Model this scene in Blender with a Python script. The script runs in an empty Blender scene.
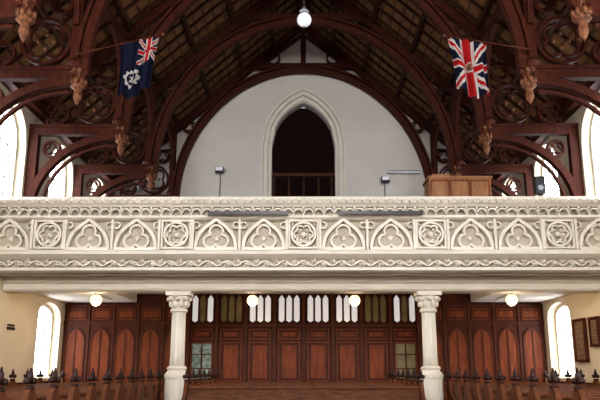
import bpy, math, random
from math import sin, cos, pi, sqrt, atan2, radians
import bmesh
from mathutils import Vector
random.seed(4)

# ------------------------------------------------------------ materials
def mat(name, c1, c2=None, rough=0.6, scale=6.0, bump=0.0, metal=0.0, kind='noise', emit=None, es=0.0, stretch=(1,1,1), spec=0.5):
    m = bpy.data.materials.new(name); m.use_nodes = True
    nt = m.node_tree; b = nt.nodes['Principled BSDF']
    b.inputs['Roughness'].default_value = rough
    b.inputs['Metallic'].default_value = metal
    b.inputs['Specular IOR Level'].default_value = spec
    if c2 is None: c2 = tuple(v*0.85 for v in c1)
    tc = nt.nodes.new('ShaderNodeTexCoord'); mp = nt.nodes.new('ShaderNodeMapping')
    mp.inputs['Scale'].default_value = stretch
    nt.links.new(tc.outputs['Object'], mp.inputs['Vector'])
    n = nt.nodes.new('ShaderNodeTexNoise'); n.inputs['Scale'].default_value = scale
    n.inputs['Detail'].default_value = 5
    nt.links.new(mp.outputs['Vector'], n.inputs['Vector'])
    r = nt.nodes.new('ShaderNodeValToRGB')
    r.color_ramp.elements[0].position = 0.32; r.color_ramp.elements[1].position = 0.68
    r.color_ramp.elements[0].color = (*c2, 1); r.color_ramp.elements[1].color = (*c1, 1)
    nt.links.new(n.outputs['Fac'], r.inputs['Fac'])
    out = r.outputs['Color']
    if kind == 'planks':
        w = nt.nodes.new('ShaderNodeTexWave'); w.wave_type = 'BANDS'; w.bands_direction = 'Z'
        w.inputs['Scale'].default_value = 1.3; w.inputs['Distortion'].default_value = 0.0
        nt.links.new(tc.outputs['Object'], w.inputs['Vector'])
        r2 = nt.nodes.new('ShaderNodeValToRGB')
        r2.color_ramp.elements[0].position = 0.0; r2.color_ramp.elements[0].color = (0.45, 0.45, 0.45, 1)
        r2.color_ramp.elements[1].position = 0.2; r2.color_ramp.elements[1].color = (1, 1, 1, 1)
        nt.links.new(w.outputs['Fac'], r2.inputs['Fac'])
        mx = nt.nodes.new('ShaderNodeMixRGB'); mx.blend_type = 'MULTIPLY'; mx.inputs['Fac'].default_value = 1
        nt.links.new(out, mx.inputs[1]); nt.links.new(r2.outputs['Color'], mx.inputs[2]); out = mx.outputs['Color']
    nt.links.new(out, b.inputs['Base Color'])
    if bump > 0:
        bp = nt.nodes.new('ShaderNodeBump'); bp.inputs['Strength'].default_value = bump
        bp.inputs['Distance'].default_value = 0.02
        nt.links.new(n.outputs['Fac'], bp.inputs['Height']); nt.links.new(bp.outputs['Normal'], b.inputs['Normal'])
    if emit:
        b.inputs['Emission Color'].default_value = (*emit, 1); b.inputs['Emission Strength'].default_value = es
    return m

M = {}
M['wood']   = mat('truss_redwood', (0.088,0.021,0.010), (0.042,0.011,0.006), 0.6, 3, 0.1, stretch=(3,3,3), spec=.18)
M['boards'] = mat('roof_boards', (0.27,0.140,0.060), (0.17,0.088,0.038), 0.7, 4, 0.1, kind='planks', spec=.2)
M['rafter'] = mat('rafter_wood', (0.080,0.034,0.016), (0.045,0.019,0.010), 0.65, 4, spec=.2)
M['panel']  = mat('mahogany_panel', (0.235,0.058,0.019), (0.12,0.029,0.010), 0.5, 5, 0.05, stretch=(4,4,0.5), spec=.22)
M['panel2'] = mat('mahogany_frame', (0.10,0.024,0.009), (0.05,0.012,0.005), 0.5, 5, 0.05, stretch=(4,4,0.5), spec=.22)
M['pew']    = mat('pew_oak', (0.15,0.054,0.021), (0.075,0.027,0.011), 0.6, 6, 0.05, stretch=(0.6,4,4), spec=.2)
M['pewend'] = mat('pew_end_oak', (0.17,0.060,0.024), (0.09,0.032,0.013), 0.55, 6, 0.05, stretch=(4,4,0.8), spec=.22)
M['pewdark']= mat('finial_dark', (0.05,0.016,0.012), (0.02,0.008,0.006), 0.45, 6, spec=.3)
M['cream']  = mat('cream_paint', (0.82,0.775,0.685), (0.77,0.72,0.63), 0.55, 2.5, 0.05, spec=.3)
M['cream_shade'] = mat('cream_recess_shade', (0.56,0.515,0.44), (0.50,0.455,0.38), 0.65, 2.5, 0.05, spec=.2)  # cream darkened so the recess shade is painted into the colour
M['plaster']= mat('rear_plaster', (0.75,0.715,0.68), (0.69,0.655,0.62), 0.85, 0.8, 0.1)
M['sidepl'] = mat('side_plaster', (0.70,0.61,0.46), (0.64,0.55,0.41), 0.85, 0.8, 0.1)
M['soff']   = mat('soffit_paint', (0.70,0.64,0.54), (0.65,0.59,0.50), 0.7, 2)
M['gold']   = mat('gilded_boss', (0.27,0.115,0.055), (0.09,0.036,0.02), 0.5, 12, 0.3, 0.15, spec=.3)
M['black']  = mat('black_metal', (0.02,0.02,0.022), (0.012,0.012,0.012), 0.4, 5)
M['grey']   = mat('grey_metal', (0.35,0.36,0.38), (0.28,0.29,0.3), 0.4, 5, 0, 0.5)
M['floor']  = mat('floor_carpet', (0.16,0.05,0.035), (0.11,0.035,0.025), 0.9, 8, 0.2)
M['win']    = mat('daylight_glass', (0.8,0.85,0.9), None, 0.3, 3, emit=(0.84,0.91,1.0), es=8)
M['winc']   = mat('chancel_glass', (0.8,0.85,0.9), None, 0.3, 3, emit=(1.0,0.98,0.95), es=30)
M['gl_w']   = mat('white_obscure_glass', (0.78,0.78,0.76), (0.66,0.67,0.66), 0.3, 3, emit=(0.9,0.93,1.0), es=0.35)
M['gl_o']   = mat('olive_obscure_glass', (0.24,0.20,0.10), (0.14,0.12,0.06), 0.3, 3)
M['gl_g']   = mat('green_door_glass', (0.30,0.36,0.32), (0.06,0.09,0.07), 0.2, 9, emit=(0.6,0.8,0.75), es=0.06)
M['globe']  = mat('opal_globe_lit', (0.85,0.75,0.55), None, 0.3, 2, emit=(1.0,0.78,0.42), es=1.5)
M['globeu'] = mat('opal_globe', (0.85,0.86,0.9), None, 0.2, 2, emit=(0.9,0.93,1.0), es=0.15)
M['navy']   = mat('flag_navy', (0.012,0.014,0.035), None, 0.9, 20, spec=.1)
M['red']    = mat('flag_red', (0.36,0.015,0.02), None, 0.9, 20, spec=.1)
M['white']  = mat('flag_white', (0.52,0.50,0.48), None, 0.9, 20, spec=.1)
M['paper']  = mat('board_lettering', (0.30,0.22,0.13), (0.12,0.08,0.05), 0.6, 30)
M['oakbox'] = mat('cabinet_oak', (0.36,0.16,0.06), (0.24,0.10,0.035), 0.5, 4, 0.05, stretch=(4,4,0.6))
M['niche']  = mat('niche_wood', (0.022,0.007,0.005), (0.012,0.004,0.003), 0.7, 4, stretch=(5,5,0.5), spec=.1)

# ------------------------------------------------------------ mesh builder
XZ = lambda a, b, d: (a, d, b)
YZ = lambda a, b, d: (d, a, b)
class MB:
    def __init__(s, name): s.n=name; s.v=[]; s.f=[]; s.m=[]; s.sm=[]; s.mats=[]
    def mi(s, k):
        if k not in s.mats: s.mats.append(k)
        return s.mats.index(k)
    def add(s, vs, fs, k, smooth=False):
        o=len(s.v); i=s.mi(k); s.v+= [tuple(p) for p in vs]
        for f in fs: s.f.append([o+j for j in f]); s.m.append(i); s.sm.append(smooth)
    def box(s,x0,x1,y0,y1,z0,z1,k):
        vs=[(x,y,z) for z in (z0,z1) for y in (y0,y1) for x in (x0,x1)]
        s.add(vs,[(0,2,3,1),(4,5,7,6),(0,1,5,4),(2,6,7,3),(0,4,6,2),(1,3,7,5)],k)
    def extr(s,poly,f,d0,d1,k):
        n=len(poly); vs=[f(a,b,d0) for a,b in poly]+[f(a,b,d1) for a,b in poly]
        s.add(vs,[list(range(n))[::-1],[n+i for i in range(n)]]+[(i,(i+1)%n,n+(i+1)%n,n+i) for i in range(n)],k)
    def ribbon(s,pts,w,f,d0,d1,k,closed=False,smooth=False):
        n=len(pts); L=[];R=[]
        for i,(a,b) in enumerate(pts):
            if closed: p=pts[i-1]; q=pts[(i+1)%n]
            else: p=pts[max(i-1,0)]; q=pts[min(i+1,n-1)]
            d1x,d1y=a-p[0],b-p[1]; d2x,d2y=q[0]-a,q[1]-b
            l1=math.hypot(d1x,d1y) or 1; l2=math.hypot(d2x,d2y) or 1
            tx=d1x/l1+d2x/l2; ty=d1y/l1+d2y/l2
            l=math.hypot(tx,ty) or 1; tx/=l; ty/=l
            L.append((a-ty*w/2,b+tx*w/2)); R.append((a+ty*w/2,b-tx*w/2))
        vs=[]
        for i in range(n): vs+=[f(*L[i],d0),f(*R[i],d0),f(*L[i],d1),f(*R[i],d1)]
        fs=[]
        for i in range(n if closed else n-1):
            a=4*i; b=4*((i+1)%n)
            fs+=[(a,b,b+1,a+1),(a+2,a+3,b+3,b+2),(a,a+2,b+2,b),(a+1,b+1,b+3,a+3)]
        if not closed:
            e=4*(n-1); fs+=[(0,1,3,2),(e,e+2,e+3,e+1)]
        s.add(vs,fs,k,smooth)
    def lathe(s,cx,cy,prof,k,seg=20,flute=0.0,nf=8,smooth=True):
        vs=[];fs=[]
        for (r,z) in prof:
            for j in range(seg):
                t=2*pi*j/seg; rr=r*(1-flute*(0.5+0.5*cos(nf*t)))
                vs.append((cx+rr*cos(t),cy+rr*sin(t),z))
        for i in range(len(prof)-1):
            for j in range(seg):
                a=i*seg+j; b=i*seg+(j+1)%seg; fs.append((a,b,b+seg,a+seg))
        fs.append(list(range(seg))[::-1]); fs.append([(len(prof)-1)*seg+j for j in range(seg)])
        s.add(vs,fs,k,smooth)
    def ball(s,c,r,k,seg=12,rg=8):
        rx,ry,rz = r if isinstance(r,tuple) else (r,r,r)
        vs=[];fs=[]
        for i in range(rg+1):
            p=pi*i/rg
            for j in range(seg):
                t=2*pi*j/seg
                vs.append((c[0]+rx*max(sin(p),.001)*cos(t),c[1]+ry*max(sin(p),.001)*sin(t),c[2]-rz*cos(p)))
        for i in range(rg):
            for j in range(seg):
                a=i*seg+j;b=i*seg+(j+1)%seg; fs.append((a,b,b+seg,a+seg))
        s.add(vs,fs,k,True)
    def beam(s,p,q,w,h,k):
        p=Vector(p);q=Vector(q);d=(q-p).normalized()
        up=Vector((0,0,1)) if abs(d.z)<.95 else Vector((0,1,0))
        sx=d.cross(up).normalized(); u=sx.cross(d).normalized()
        vs=[]
        for c in (p,q):
            for a,b in ((-1,-1),(1,-1),(1,1),(-1,1)): vs.append(tuple(c+sx*a*w/2+u*b*h/2))
        s.add(vs,[(0,3,2,1),(4,5,6,7),(0,1,5,4),(1,2,6,5),(2,3,7,6),(3,0,4,7)],k)
    def tube(s,pts,r,k,seg=8):
        for a,b in zip(pts[:-1],pts[1:]):
            a=Vector(a);b=Vector(b);d=(b-a).normalized()
            up=Vector((0,0,1)) if abs(d.z)<.95 else Vector((0,1,0))
            x=d.cross(up).normalized();y=d.cross(x)
            vs=[tuple(c+x*r*cos(2*pi*j/seg)+y*r*sin(2*pi*j/seg)) for c in (a,b) for j in range(seg)]
            s.add(vs,[(j,(j+1)%seg,seg+(j+1)%seg,seg+j) for j in range(seg)]+[list(range(seg)),[seg+j for j in range(seg)]],k,True)
    def make(s,name=None,loc=(0,0,0)):
        me=bpy.data.meshes.new(name or s.n); me.from_pydata(s.v,[],s.f)
        for k in s.mats: me.materials.append(M[k])
        for p,i,sm in zip(me.polygons,s.m,s.sm): p.material_index=i; p.use_smooth=sm
        bm=bmesh.new(); bm.from_mesh(me); bmesh.ops.recalc_face_normals(bm,faces=bm.faces); bm.to_mesh(me); bm.free()
        ob=bpy.data.objects.new(name or s.n,me); ob.location=loc
        bpy.context.scene.collection.objects.link(ob); return ob
def inst(ob,name,loc,rot=None,scale=None):
    o=bpy.data.objects.new(name,ob.data); o.location=loc
    if rot: o.rotation_euler=rot
    if scale: o.scale=scale
    bpy.context.scene.collection.objects.link(o); return o

def foil(n,cx,cz,R,r,rot=pi/2,m=10):
    pn=pi/n; t=R*cos(pn)+sqrt(max(r*r-(R*sin(pn))**2,1e-6)); a=atan2(t*sin(pn),t*cos(pn)-R)
    pts=[]
    for i in range(n):
        th=rot+2*pi*i/n
        for j in range(m):
            q=-a+2*a*j/m
            pts.append((cx+R*cos(th)+r*cos(th+q), cz+R*sin(th)+r*sin(th+q)))
    return pts
def circ(cx,cz,r,m=28): return [(cx+r*cos(2*pi*i/m),cz+r*sin(2*pi*i/m)) for i in range(m)]
def archz(u,w,s,a):
    h=a-s
    if h<w: return s+h*sqrt(max(1-(u/w)**2,0))
    c=(h*h-w*w)/(2*w); R=w+c
    return s+sqrt(max(R*R-(abs(u)+c)**2,0))
def archpts(uc,w,z0,s,a,m=12):
    P=[(uc-w,z0)]
    for i in range(2*m+1):
        u=-w+w*i/m; P.append((uc+u,archz(u,w,s,a)))
    P.append((uc+w,z0)); return P

def wall(name,f,u0,u1,z0,top,d0,d1,ops,k):
    us={u0,u1}
    for (uc,w,zb,s,a) in ops:
        for i in range(17): us.add(round(uc-w+2*w*i/16,4))
    if callable(top): us.add(0.0)
    tp=top if callable(top) else (lambda u:top)
    us=sorted(us); b=MB(name)
    for p,q in zip(us[:-1],us[1:]):
        if q-p<1e-5: continue
        mid=(p+q)/2; cov=sorted([o for o in ops if abs(mid-o[0])<o[1]],key=lambda o:o[2])
        lo=(z0,z0)
        for o in cov:
            b.extr([(p,lo[0]),(q,lo[1]),(q,o[2]),(p,o[2])],f,d0,d1,k)
            lo=(archz(p-o[0],o[1],o[3],o[4]) ,archz(q-o[0],o[1],o[3],o[4]))
        b.extr([(p,lo[0]),(q,lo[1]),(q,tp(q)),(p,tp(p))],f,d0,d1,k)
    return b

W=7.16; EAVE=8.15; RIDGE=14.6
roofz=lambda u: RIDGE-(RIDGE-EAVE)*abs(u)/W
TR=[0.2,3.8,7.4,10.9,13.8,17.4,21.1,24.95]
mids=[2.0,5.6,9.2,12.4,16.22,20.0,23.75]

# ------------------------------------------------------------ shell
fl=MB('floor'); fl.box(-W-.5,W+.5,-6.5,25.8,-.2,0,'floor'); fl.make()
ups=[(y,0.98,5.1,6.9,7.78) for y in mids]
def lowop(y): return (y,0.88,1.05,2.75,3.12)
for sgn,nm in ((-1,'left'),(1,'right')):
    ops=ups+[lowop(19.95),lowop(9.0),lowop(5.5)]
    b=wall('wall_'+nm,YZ,-6.0,25.2,0,EAVE+.12,sgn*W,sgn*(W+.5),ops,'sidepl'); b.make()
    for i,(yc,w,zb,s,a) in enumerate(ops):
        wb=MB('window_%d'%(i+1+(0 if sgn<0 else len(ops))))
        dp=sgn*(W+.30)
        wb.extr(archpts(yc,w,zb,s,a),YZ,dp,dp+sgn*.03,'win')
        fr=archpts(yc,w-.04,zb+.04,s,a-.05); wb.ribbon(fr,.09,YZ,dp-sgn*.08,dp-sgn*.005,'cream',closed=True)
        wb.box(min(dp-sgn*.07,dp),max(dp-sgn*.07,dp),yc-.035,yc+.035,zb,a-.1,'cream')
        for q in (-w/2,w/2):
            wb.box(min(dp-sgn*.04,dp),max(dp-sgn*.04,dp),yc+q-.014,yc+q+.014,zb,s+(.3 if a-s>.6 else .1),'grey')
        z=zb+.4
        while z<s+.05:
            wb.box(min(dp-sgn*.05,dp),max(dp-sgn*.05,dp),yc-w,yc+w,z-.014,z+.014,'grey'); z+=.42
        wb.extr([(sgn*(W-.02),zb-.02),(sgn*(W+.28),zb+.10),(sgn*(W+.28),zb-.06),(sgn*(W-.02),zb-.08)],lambda a_,b_,d:(a_,d,b_),yc-w,yc+w,'sidepl')
        wb.make()
ROP=(0,1.19,6.0,9.5,11.25)
wall('wall_rear',XZ,-W-.5,W+.5,0,lambda u:roofz(u)+.05,25.2,25.7,[ROP],'plaster').make()
CH=(0,3.2,5.2,8.4,12.0)
wall('wall_chancel',XZ,-W-.5,W+.5,0,lambda u:roofz(u)+.05,-6.5,-6.0,[CH],'plaster').make()
cw=MB('window_chancel'); cw.extr(archpts(*CH),XZ,-6.35,-6.3,'winc')
cw.ribbon(archpts(0,3.15,5.25,8.4,11.9),.15,XZ,-6.28,-6.15,'cream',closed=True)
for x in (-2,-.7,.7,2): cw.box(x-.06,x+.06,-6.28,-6.15,5.2,9.9,'cream')
cw.make()
rf=MB('ceiling')
for sg in (-1,1):
    poly=[(sg*(W+.6),roofz(W+.6)),(0,RIDGE),(0,RIDGE+.3),(sg*(W+.6),roofz(W+.6)+.3)]
    rf.extr(poly,XZ,-6.6,25.8,'boards')
rf.make()
ra=MB('roof_rafters')
y=-5.7
while y<25.1:
    for sg in (-1,1): ra.beam((sg*(W-.05),y,roofz(W-.05)-.04),(0,y,RIDGE-.04),.06,.08,'rafter')
    y+=.60
for x in (5.9,4.7,3.5,2.3,1.1):
    for sg in (-1,1): ra.box(sg*x-.05,sg*x+.05,-6,25.15,roofz(x)-.20,roofz(x)-.08,'rafter')
ra.box(-.1,.1,-6,25.15,RIDGE-.45,RIDGE-.1,'rafter')
for sg in (-1,1):
    ra.box(*sorted((sg*(W-.28),sg*(W-.01))),-6,25.15,7.86,8.06,'wood')
ra.make()

# ------------------------------------------------------------ hammerbeam truss
def truss():
    t=MB('hammerbeam_truss'); d0,d1=-.10,.10
    P=[]
    for i in range(41):
        th=pi*i/40; r=4.66+.34*abs(sin(th))**3
        P.append((r*cos(th), 7.45+r*sin(th)))
    P=[(P[0][0],7.3)]+P+[(P[-1][0],7.3)]
    t.ribbon(P,.19,XZ,d0,d1,'wood')
    P2=[(x*1.035,7.45+(z-7.45)*1.035) for x,z in P]
    t.ribbon(P2,.08,XZ,d0-.05,d1+.05,'wood')
    WX=W-.01
    for s in (-1,1):
        t.beam((s*(W-.02),0,roofz(W-.02)-.24),(0,0,RIDGE-.24),.20,.22,'wood')
        t.box(*sorted((s*4.60,s*WX)),d0,d1,7.24,7.48,'wood')
        t.box(*sorted((s*4.56,s*WX)),d0-.04,d1+.04,7.43,7.51,'wood')
        t.box(*sorted((s*4.76,s*4.96)),d0,d1,7.2,roofz(4.85)-.2,'wood')
        t.box(*sorted((s*(W-.25),s*WX)),d0,d1,4.9,7.25,'wood')
        B=[(s*(4.85+(W-.16-4.85)*cos(a)),5.25+1.94*sin(a)) for a in [pi/2*i/14 for i in range(15)]]
        t.ribbon(B,.18,XZ,d0,d1,'wood')
        B=[(s*(4.95+(W-.45-4.95)*cos(a)),5.25+1.70*sin(a)) for a in [pi/2*i/14 for i in range(15)]]
        t.ribbon(B,.06,XZ,-.05,.05,'wood')
        t.ribbon(circ(s*6.56,6.86,.22,18),.05,XZ,-.05,.05,'wood',closed=True)
        t.ribbon(foil(3,s*6.56,6.86,.08,.085),.03,XZ,-.04,.04,'wood',closed=True)
        cx,cz=s*5.52,8.12
        t.ribbon(circ(cx,cz,.52),.07,XZ,-.07,.07,'wood',closed=True)
        t.ribbon(foil(4,cx,cz,.21,.21,pi/4),.05,XZ,-.05,.05,'wood',closed=True)
        for q in range(4):
            a=q*pi/2; t.ball((cx+.17*cos(a),0,cz+.17*sin(a)),(.05,.05,.05),'gold',8,6)
        t.ribbon(circ(s*6.45,7.83,.27,20),.06,XZ,-.07,.07,'wood',closed=True)
        t.ribbon(foil(3,s*6.45,7.83,.10,.11),.035,XZ,-.05,.05,'wood',closed=True)
        t.ribbon(circ(s*5.24,9.0,.23,20),.055,XZ,-.07,.07,'wood',closed=True)
        t.ribbon(foil(3,s*5.24,9.0,.09,.10),.035,XZ,-.05,.05,'wood',closed=True)
        t.ribbon(circ(s*5.95,8.72,.15,16),.045,XZ,-.06,.06,'wood',closed=True)
        C=[(s*(4.98+1.75*sin(a)),7.5+1.75*cos(a)) for a in [pi/2*i/12 for i in range(13)]]
        t.ribbon(C,.07,XZ,-.07,.07,'wood')
        t.ribbon(circ(s*1.15,12.95,.24,20),.06,XZ,-.07,.07,'wood',closed=True)
        t.beam((s*1.7,0,12.6),(s*.1,0,13.9),.12,.12,'wood')
        t.ribbon(circ(s*4.28,10.15,.22,16),.05,XZ,-.06,.06,'wood',closed=True)
        t.ribbon(foil(3,s*4.28,10.15,.08,.09),.03,XZ,-.05,.05,'wood',closed=True)
        t.lathe(s*(W-.14),0,[(.02,4.45),(.06,4.55),(.09,4.7),(.12,4.82),(.13,4.92)],'gold',12,.15,6)
        px=s*4.76; K=.82
        t.lathe(px,0,[(r*K,7.50-(7.52-z)*.86) for r,z in [(.10,7.52),(.22,7.46),(.22,7.38),(.15,7.32),(.13,7.18),(.19,7.10),(.21,7.02),(.13,6.96),(.09,6.92),(.11,6.86),(.125,6.78),(.09,6.68),(.04,6.60),(.012,6.55)]],'gold',24,.28,8)
        for j in range(8):
            a=2*pi*j/8
            t.ball((px+.14*cos(a),.14*sin(a),7.18),(.05,.05,.08),'gold',8,6)
            t.ball((px+.16*cos(a+.4),.16*sin(a+.4),7.40),(.045,.045,.05),'gold',8,6)
        t.lathe(s*4.86,0,[(.16,7.5),(.20,7.6),(.16,7.68),(.13,7.7)],'wood',8,smooth=False)
    t.box(-2.15,2.15,d0,d1,12.50,12.72,'wood')
    t.box(-.10,.10,d0,d1,12.6,RIDGE-.3,'wood')
    return t
tb=truss(); t0=tb.make('hammerbeam_truss',(0,TR[0],0))
for y in TR[1:]: inst(t0,'hammerbeam_truss',(0,y,0))
lb=MB('purlin_braces')
for s in (-1,1):
    lb.box(*sorted((s*4.76,s*4.94)),TR[0],TR[-1],9.80,9.96,'wood')
    for a,b in zip(TR[:-1],TR[1:]):
        for y0,sg in ((a,1),(b,-1)):
            Q=[(y0+sg*(.14+(1.25)*(1-cos(t))),8.45+1.3*sin(t)) for t in [pi/2*i/10 for i in range(11)]]
            lb.ribbon(Q,.12,YZ,s*4.79,s*4.90,'wood')
lb.make()

# ------------------------------------------------------------ rear wall niche and mouldings
n=MB('door_niche')
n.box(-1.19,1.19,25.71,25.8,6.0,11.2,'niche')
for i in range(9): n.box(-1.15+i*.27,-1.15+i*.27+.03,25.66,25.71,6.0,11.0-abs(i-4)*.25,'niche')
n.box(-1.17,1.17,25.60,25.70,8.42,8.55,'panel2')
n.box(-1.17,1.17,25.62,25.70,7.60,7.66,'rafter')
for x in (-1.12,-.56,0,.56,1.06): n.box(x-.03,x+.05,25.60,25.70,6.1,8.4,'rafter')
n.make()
am=MB('trim_niche_arch')
for w,a,wd,yy in ((1.24,11.33,.09,25.08),(1.40,11.56,.12,25.04),(1.55,11.78,.08,25.1)):
    am.ribbon(archpts(0,w,6.0,9.5,a),wd,XZ,yy,25.2,'cream')
am.make()

# ------------------------------------------------------------ gallery
GY=16.0
gf=MB('gallery_parapet')
X0,X1=-W+.005,W-.005
RB=GY+.20
gf.box(X0,X1,RB,GY+.40,3.40,4.98,'cream_shade')
gf.extr([(GY-.14,5.20),(GY+.45,5.20),(GY+.45,5.05),(GY+.38,4.98),(GY-.02,4.98),(GY-.06,5.02),(GY-.12,5.05),(GY-.18,5.13)],YZ,X0,X1,'cream')
gf.extr([(GY-.06,4.77),(GY+.22,4.80),(GY+.22,4.66),(GY+.02,4.68),(GY-.06,4.72)],YZ,X0,X1,'cream')
gf.extr([(GY-.14,3.92),(GY+.02,3.98),(GY+.22,3.98),(GY+.22,3.72),(GY-.0,3.74),(GY-.10,3.78),(GY-.20,3.84)],YZ,X0,X1,'cream')
gf.extr([(GY+.08,3.76),(GY+.22,3.76),(GY+.22,3.50),(GY+.12,3.50)],YZ,X0,X1,'cream_shade')  # backing of the leaf band, its hollows darkened as painted shade
gf.extr([(GY-.08,3.545),(GY+.6,3.545),(GY+.6,3.45),(GY+.02,3.44),(GY-.08,3.48)],YZ,X0,X1,'cream')
nn=78; p=(X1-X0)/nn
for i in range(nn):
    x=X0+(i+.5)*p; y0=GY-.16; q=.04
    gf.add([(x-q,y0+.02,5.055),(x+q,y0+.02,5.055),(x+q,y0-.01,5.13),(x-q,y0-.01,5.13),(x,y0-.06,5.095)],[(0,1,4),(1,2,4),(2,3,4),(3,0,4)],'cream')
nn=60; p=(X1-X0)/nn
for i in range(nn):
    x=X0+(i+.5)*p
    A=[(x+ (p/2-.012)*cos(t), 4.83+.11*sin(t)) for t in [pi*j/8 for j in range(9)]]
    gf.ribbon(A,.032,XZ,GY-.03,GY+.10,'cream')
    gf.box(X0+i*p-.017,X0+i*p+.017,GY-.03,GY+.10,4.77,4.86,'cream')
    gf.ball((X0+i*p,GY-.0,4.95),(.035,.035,.035),'cream',6,4)
bay=2.97
def frame(xa,xb,w=.045):
    gf.ribbon([(xa,4.02),(xb,4.02),(xb,4.66),(xa,4.66)],w,XZ,GY+.02,GY+.21,'cream',closed=True)
def tri(xc):
    hw=.47; zb=4.0; za=4.68; P=[]
    for i in range(11):
        t=i/10; P.append((xc-hw*(1-t)-.13*sin(pi*t), zb+(za-zb)*t+.02*sin(pi*t)))
    for i in range(1,11):
        t=i/10; P.append((xc+hw*t+.13*sin(pi*t), za-(za-zb)*t+.02*sin(pi*t)))
    for i in range(1,10):
        t=i/10; P.append((xc+hw-2*hw*t, zb-.02*sin(pi*t)))
    gf.ribbon(P,.075,XZ,GY-.02,GY+.21,'cream',closed=True)
    gf.ribbon(foil(3,xc,4.26,.15,.155),.05,XZ,GY+.04,GY+.21,'cream',closed=True)
    gf.ball((xc,GY+.17,4.26),(.07,.06,.07),'cream',8,6)
    for s in (-1,1):
        gf.ribbon(circ(xc+s*.47,4.56,.075,12),.03,XZ,GY+.05,GY+.21,'cream',closed=True)
for k in range(-3,4):
    xr=k*bay
    if abs(xr)<W:
        frame(xr-.33,xr+.33,.06)
        gf.ribbon(circ(xr,4.34,.275),.05,XZ,GY+.0,GY+.21,'cream',closed=True)
        gf.ribbon(foil(6,xr,4.34,.145,.080,0,8),.035,XZ,GY+.03,GY+.21,'cream',closed=True)
        gf.ball((xr,GY+.13,4.34),(.07,.09,.07),'cream',10,6)
        for j in range(6):
            a=pi/3*j; gf.ball((xr+.145*cos(a),GY+.18,4.34+.145*sin(a)),(.04,.05,.04),'cream',8,4)
        for sx in (-1,1):
            for sz in (-1,1): gf.ball((xr+sx*.26,GY+.17,4.34+sz*.26),(.04,.05,.04),'cream',6,4)
    for o in (.93,2.04):
        xc=xr+o
        if abs(xc)<7.0: tri(xc)
    for o in (-.39,.39,bay/2):
        xp=xr+o
        if abs(xp)<W-.04: gf.box(xp-.028,xp+.028,GY-.02,GY+.21,3.98,4.68,'cream')
st=[(X0+i*.04,3.65+.055*sin(i*.04*2*pi/.44)) for i in range(int((X1-X0)/.04)+1)]
gf.ribbon(st,.03,XZ,GY-.04,GY+.10,'cream')
nl=int((X1-X0-.1)/.22)
for i in range(nl):
    x=X0+.14+i*.22; zc=3.65-(.03 if i%2==0 else -.03)
    ns=20; vs=[(x,GY-.13,zc)]
    for j in range(ns):
        a=2*pi*j/ns+(.3 if i%2 else -.3); r=.112*(.62+.38*cos(5*a)); vs.append((x+r*cos(a),GY-.03+.06*cos(5*a),zc+r*.85*sin(a)))
    gf.add(vs,[(0,1+j,1+(j+1)%ns) for j in range(ns)],'cream')
gf.make()

gb=MB('gallery_beam')
gb.extr([(GY+.61,3.44),(GY+1.15,3.46),(GY+1.15,3.08),(GY+.66,3.08),(GY+.62,3.12),(GY+.66,3.17),(GY+.66,3.26),(GY+.61,3.30)],YZ,X0,X1,'soff')
gb.make()
gs=MB('gallery_floor')
for i in range(11):
    y0=16.42+i*.8; y1=min(y0+.82,25.2)
    gs.box(X0,X1,y0,y1,3.61,4.06+i*.2,'floor')
gs.make()
SY=21.15
uc=MB('ceiling_under_gallery')
uc.box(-5.0,5.0,GY+1.16,SY+.3,3.51,3.60,'soff')
for s in (-1,1):
    uc.box(*sorted((s*5.0,s*(W-.005))),GY+1.16,SY-.06,3.24,3.60,'soff')
    uc.box(*sorted((s*5.5,s*6.4)),GY+1.6,20.2,3.21,3.25,'cream')
uc.make()
c=MB('gallery_column')
c.lathe(0,0,[(.30,0),(.30,.14),(.27,.2),(.27,1.05),(.29,1.1),(.29,1.16),(.24,1.22),(.21,1.26),(.24,1.30),(.21,1.35)],'cream',16,0,8,False)
c.lathe(0,0,[(.180,1.33),(.170,1.6),(.165,2.62)],'cream',48,.18,12)
c.lathe(0,0,[(.195,2.60),(.21,2.64),(.195,2.68)],'cream',24)
c.lathe(0,0,[(.17,2.66),(.185,2.8),(.23,2.92),(.27,2.98)],'cream',32,.1,8)
for j in range(8):
    a=2*pi*j/8+pi/8
    c.ball((.20*cos(a),.20*sin(a),2.80),(.055,.055,.09),'cream',8,6)
    c.ball((.25*cos(a+pi/8),.25*sin(a+pi/8),2.92),(.065,.065,.065),'cream',8,6)
c.box(-.29,.29,-.28,.28,2.99,3.08,'cream')
c0=c.make('gallery_column',(-2.98,GY+.90,0)); inst(c0,'gallery_column',(2.98,GY+.90,0))

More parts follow.
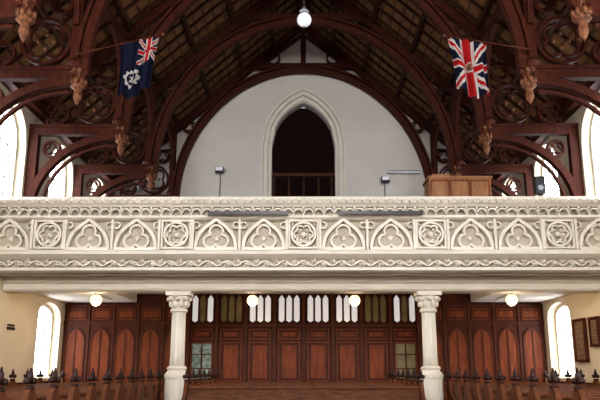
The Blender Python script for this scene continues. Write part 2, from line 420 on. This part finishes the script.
# ------------------------------------------------------------ timber screen under the gallery
sc=MB('panelled_timber_screen')
SX=W-.01
sc.box(-SX,SX,SY+.08,SY+.18,0,3.5,'panel2')
pc=.863
for i in range(8):
    x0=-4*pc+i*pc; x1=x0+pc
    g='gl_o' if i in (1,6) else 'gl_w'
    sc.box(x0-.05,x0+.05,SY-.04,SY+.08,0,3.5,'panel2')
    for j in range(3):
        w=.098; xc=x0+.205+j*.227
        gg=g if not (i in (0,7) and j==1) else 'gl_o'
        P=[(xc-w,2.70),(xc,2.635),(xc+w,2.70),(xc+w,3.36),(xc,3.49),(xc-w,3.36)]
        sc.extr(P,XZ,SY+.04,SY+.09,gg)
        sc.ribbon(P,.026,XZ,SY+.0,SY+.08,'panel2',closed=True)
    sc.box(x0,x1,SY-.02,SY+.08,2.50,2.60,'panel2')
    if i==0: pk='gl_g'
    elif i==7: pk='gl_o'
    else: pk='panel'
    for (a,b_,k) in ((2.16,2.44,'panel'),(0.95,2.06,pk),(0.2,.85,'panel')):
        sc.ribbon([(x0+.12,a),(x1-.12,a),(x1-.12,b_),(x0+.12,b_)],.05,XZ,SY+.0,SY+.08,'panel',closed=True)
        sc.box(x0+.15,x1-.15,SY+.06,SY+.085,a+.03,b_-.03,'panel2' if k=='panel' else k)
        if k=='panel' : sc.box(x0+.22,x1-.22,SY+.03,SY+.08,a+.08,b_-.08,'panel')
        else:
            sc.box((x0+x1)/2-.02,(x0+x1)/2+.02,SY+.02,SY+.08,a,b_,'panel2')
            for zz in (1.3,1.7): sc.box(x0+.14,x1-.14,SY+.03,SY+.08,zz,zz+.03,'panel2')
for s in (-1,1):
    for i in range(5):
        wd=(SX-4*pc)/5; xa=4*pc+i*wd; xb=xa+wd; xa,xb=sorted((s*xa,s*xb)); xm=(xa+xb)/2
        sc.box(xa,xb,SY-.0,SY+.08,0,3.2,'panel2')
        e=s*(4*pc+i*wd); sc.box(e-.04,e+.04,SY-.05,SY+.08,0,3.22,'panel2')
        sc.ribbon([(xa+.1,2.74),(xb-.1,2.74),(xb-.1,3.04),(xa+.1,3.04)],.04,XZ,SY-.03,SY+.02,'panel',closed=True)
        sc.box(xa+.15,xb-.15,SY-.02,SY+.02,2.80,2.98,'panel')
        sc.box(xa,xb,SY-.04,SY+.08,3.10,3.17,'panel2')
        sc.box(xa,xb,SY-.04,SY+.08,2.58,2.68,'panel2')
        A=archpts(xm,wd/2-.09,.9,2.10,2.48,6)
        sc.extr(A,XZ,SY-.015,SY+.02,'panel')
        sc.ribbon(A,.05,XZ,SY-.04,SY+.02,'panel2',closed=True)
        sc.box(xm-.02,xm+.02,SY-.035,SY+.02,.95,2.4,'panel2')
        sc.box(xa+.1,xb-.1,SY-.03,SY+.02,.2,.8,'panel')
    sc.box(*sorted((s*(4*pc-.08),s*(4*pc+.08))),SY-.07,SY+.08,0,3.5,'panel2')
sc.make()

# ------------------------------------------------------------ lamps
def globe(name,x,y,z,r,top,k):
    g=MB(name)
    g.ball((0,0,0),(r,r,r),k,20,14)
    g.lathe(0,0,[(r*.35,r*.92),(r*.45,r*1.0),(r*.40,r*1.12),(r*.18,r*1.3),(r*.1,r*1.45)],'grey' if k=='globeu' else 'gold',16)
    if k=='globeu':
        g.lathe(0,0,[(r*.3,r*1.1),(r*.7,r*1.25),(r*.35,r*1.6),(r*.12,r*2.0)],'grey',16)
        g.ball((0,0,-r*1.02),(r*.15,r*.15,r*.15),'grey',8,6)
    g.tube([(0,0,r*1.3),(0,0,top-z)],.012,'black')
    g.lathe(0,0,[(.07,top-z-.03),(.07,top-z)],'gold',12)
    return g.make(name,(x,y,z))
GL=((-5.24,17.75,2.98,3.24),(5.24,17.75,2.98,3.24),(-1.33,18.3,3.02,3.51),(1.33,18.3,3.02,3.51))
for x,y,z,t in GL:
    globe('globe_pendant_lamp',x,y,z,.145,t,'globe')
    l=bpy.data.lights.new('bulb','POINT'); l.energy=62; l.color=(1,.76,.48); l.shadow_soft_size=.14
    o=bpy.data.objects.new('bulb_light',l); o.location=(x,y,z-.16); bpy.context.scene.collection.objects.link(o)
globe('high_pendant_lamp',.02,13.0,8.20,.15,RIDGE-.45,'globeu')

for xa,xb in ((-2.2,-.36),(.82,2.74)):
    b=MB('linear_light_bar'); xm=(xa+xb)/2
    b.box(xa-xm,xb-xm,-.045,.045,-.04,.04,'black'); b.box(xa-xm-.01,xa-xm+.04,-.05,.05,-.05,.05,'black'); b.box(xb-xm-.04,xb-xm+.01,-.05,.05,-.05,.05,'black')
    for q in (.2,.8): b.box((xa-xm)+(xb-xa)*q-.02,(xa-xm)+(xb-xa)*q+.02,.0,.14,-.02,.02,'black')
    b.make('linear_light_bar',(xm,GY-.20,4.79))

def flood(x,z,w):
    b=MB('floodlight'); b.extr([(-.10,-.08),(.10,-.12),(.10,.12),(-.10,.08)],YZ,-w/2,w/2,'black')
    b.box(-w/2+.02,w/2-.02,-.13,-.10,-.065,.065,'globeu'); b.tube([(0,.08,.05),(0,.33,.05)],.025,'black')
    b.box(-w/2-.05,w/2+.05,.28,.34,-.02,.12,'grey')
    b.tube([(0,.30,.1),(0,.30,-1.2)],.015,'black')
    b.make('floodlight',(x,24.85,z))
flood(-3.1,8.47,.30); flood(3.02,8.10,.30)
tb2=MB('tube_light'); tb2.box(-.6,.6,-.05,.08,-.04,.05,'grey'); tb2.tube([(-.58,-.06,-.03),(.58,-.06,-.03)],.025,'globeu'); tb2.box(-.06,.06,.05,.17,-.03,.03,'grey')
tb2.make('tube_light',(3.72,25.02,8.42))

cb=MB('organ_console_cabinet')
cb.box(-.82,.82,-.4,.4,0,1.78,'oakbox'); cb.box(-.86,.86,-.44,.44,1.78,1.84,'oakbox'); cb.box(-.87,.87,-.45,.45,0,.12,'oakbox')
cb.extr([(-.84,1.84),(-.25,1.84),(-.25,1.93),(-.70,1.93)],XZ,-.3,.3,'oakbox')
for i in range(3):
    xa=-.78+i*.53; cb.ribbon([(xa,.2),(xa+.48,.2),(xa+.48,1.72),(xa,1.72)],.04,XZ,-.43,-.4,'panel',closed=True)
cb.make('organ_console_cabinet',(4.18,18.45,4.46))
sp=MB('loudspeaker_on_stand')
sp.box(-.12,.12,-.13,.13,1.25,1.70,'black'); sp.lathe(0,0,[(.025,.1),(.025,1.27)],'black',8)
sp.add([( .07*cos(2*pi*j/16),-.135,1.40+.07*sin(2*pi*j/16)) for j in range(16)],[list(range(16))],'grey')
for a in (0,2.1,4.2): sp.tube([(0,0,.5),(.4*cos(a),.4*sin(a),.0)],.015,'black')
sp.make('loudspeaker_on_stand',(6.15,17.7,4.46))

for (ya,yb,za,zb) in ((18.0,18.7,1.5,2.52),(17.15,17.65,1.85,2.5)):
    b=MB('honour_board'); ym=(ya+yb)/2; h=zb-za; w=yb-ya
    b.box(-.05,-.02,-w/2,w/2,-h/2,h/2,'paper')
    b.ribbon([(-w/2,-h/2),(w/2,-h/2),(w/2,h/2),(-w/2,h/2)],.09,YZ,-.09,-.01,'panel2',closed=True)
    for i in range(6): b.box(-.055,-.05,-w/2+.1,w/2-.1,-h/2+.12+i*(h-.2)/6,-h/2+.14+i*(h-.2)/6,'gold')
    b.make('honour_board',(W,ym,(za+zb)/2))
b=MB('coat_hook_rail'); b.box(.01,.03,-.22,.22,-.03,.03,'black'); b.box(.01,.03,-.2,.2,.06,.10,'black'); b.make('coat_hook_rail',(-W,17.3,2.25))
for s,nm in ((-1,'left'),(1,'right')):
    b=MB('baseboard_'+nm); b.box(*sorted((s*(W-.04),s*W)),-6,SY-.1,0,.9,'panel2'); b.box(*sorted((s*(W-.07),s*W)),-6,SY-.1,.9,.96,'panel2'); b.make()

# ------------------------------------------------------------ pews
def pew(L,name='church_pew'):
    b=MB(name)
    b.extr([(.10,.42),(.16,.42),(.26,.90),(.20,.90)],YZ,-L/2,L/2,'pew')
    b.box(-L/2,L/2,.15,.31,.885,.93,'pewend')
    b.box(-L/2,L/2,-.32,.14,.40,.44,'pew')
    b.box(-L/2,L/2,-.02,.02,.05,.40,'pew')
    nb=max(2,int(L/.9))
    for i in range(1,nb): x=-L/2+L*i/nb; b.extr([(.06,.46),(.12,.46),(.21,.86),(.15,.86)],YZ,x-.03,x+.03,'pew')
    for s in (-1,1):
        xa,xb=sorted((s*L/2,s*(L/2+.07)))
        prof=[(-.36,0),(.36,0),(.36,.84),(.34,.94),(.29,1.00),(.24,1.03),(.14,1.03),(.08,.98),(.03,.88),(-.04,.75),(-.14,.68),(-.28,.64),(-.38,.57)]
        b.extr(prof,YZ,xa,xb,'pewend')
        xm=(xa+xb)/2; y=.19
        b.lathe(xm,y,[(.055,1.02),(.070,1.045),(.035,1.07)],'pewdark',10)
        b.ball((xm,y,1.175),(.040,.040,.085),'pewdark',8,6)
        for q in (-1,1):
            b.ball((xm+q*.052,y,1.125),(.040,.034,.042),'pewdark',8,6)
            b.ball((xm,y+q*.062,1.125),(.034,.040,.042),'pewdark',8,6)
        b.ball((xm,y,1.26),(.018,.018,.033),'pewdark',6,4)
    return b
ps=pew(3.35); pc_=pew(4.85)
first=None; yy=7.9
while yy<20.6:
    for s in (-1,1):
        if first is None: first=ps.make('church_pew',(s*5.11,yy,0))
        else: inst(first,'church_pew',(s*5.11,yy,0))
    yy+=.88
fc=None; yy=15.0
while yy<20.6:
    if fc is None: fc=pc_.make('church_pew',(0,yy,0))
    else: inst(fc,'church_pew',(0,yy,0))
    yy+=.88
pg=pew(5.2); fg=None
for i in range(3,9):
    yy=16.42+i*.8+.40; z=4.06+i*.2
    if fg is None: fg=pg.make('gallery_pew',(0,yy,z))
    else: inst(fg,'gallery_pew',(0,yy,z))

# ------------------------------------------------------------ flags
def uj(u,v):
    x=(u-.5)*2; y=(v-.5)
    if abs(x)<.10 or abs(y)<.10: return 'red'
    if abs(x)<.17 or abs(y)<.17: return 'white'
    d=min(abs(y-x/2),abs(y+x/2))*.894
    if d<.035: return 'red'
    if d<.10: return 'white'
    return 'navy'
def flag(name,s,kind,hi):
    b=MB(name); nu,nv=56,70; wd=.80; ht=1.20
    V=[]
    for j in range(nv+1):
        for i in range(nu+1):
            u=i/nu; v=j/nv
            x=wd*u*(1-.12*v)+.02*sin(v*4+u*2)
            y=.09*sin(u*22+v*.8)*(.35+.65*v)+.03*sin(u*35)
            z=-ht*v*(1-.07*cos(u*7)) + hi*u
            V.append((s*x,y,z))
    b.v+=V
    for j in range(nv):
        for i in range(nu):
            u=(i+.5)/nu; v=(j+.5)/nv
            if kind=='uj':
                c=uj(v,u)
                r=math.hypot((u-.5)*.84,(v-.5)*1.14)
                if r<.10: c='white'
                if r<.075: c='gold'
            else:
                c='navy'
                if v<.46 and u>.48: c=uj(v/.46,(u-.48)/.52)
                r=math.hypot((u-.38)*.84,(v-.66)*1.14); a=atan2(v-.66,u-.38)
                if .12<r<.17+.02*cos(10*a) or r<.05+.03*cos(5*a): c='white'
            a=j*(nu+1)+i
            b.f.append([a,a+1,a+nu+2,a+nu+1]); b.m.append(b.mi(c)); b.sm.append(True)
    sl=hi/wd
    b.tube([(-s*.95,0,-sl*.95+.02),(s*.86,0,sl*.86+.02)],.018,'panel2')
    b.ball((s*.88,0,sl*.88+.02),(.035,.03,.03),'gold',8,6)
    return b
flag('hanging_blue_ensign',1,'ens',.20).make('hanging_blue_ensign',(-3.84,13.5,7.90))
flag('hanging_union_flag',-1,'uj',.14).make('hanging_union_flag',(3.84,13.5,7.92))

# ------------------------------------------------------------ world + camera
w=bpy.data.worlds.new('World'); bpy.context.scene.world=w; w.use_nodes=True
w.node_tree.nodes['Background'].inputs[0].default_value=(.7,.8,1,1); w.node_tree.nodes['Background'].inputs[1].default_value=.6
vs_=bpy.context.scene.view_settings
vs_.view_transform='Standard'
try: vs_.look='Medium High Contrast'
except Exception as e: print('look',e)
cam=bpy.data.cameras.new('Camera'); cam.lens=42; cam.sensor_width=36
co=bpy.data.objects.new('Camera',cam); co.location=(0,0,1.25); co.rotation_euler=(radians(90+13.7),0,radians(.29))
bpy.context.scene.collection.objects.link(co); bpy.context.scene.camera=co
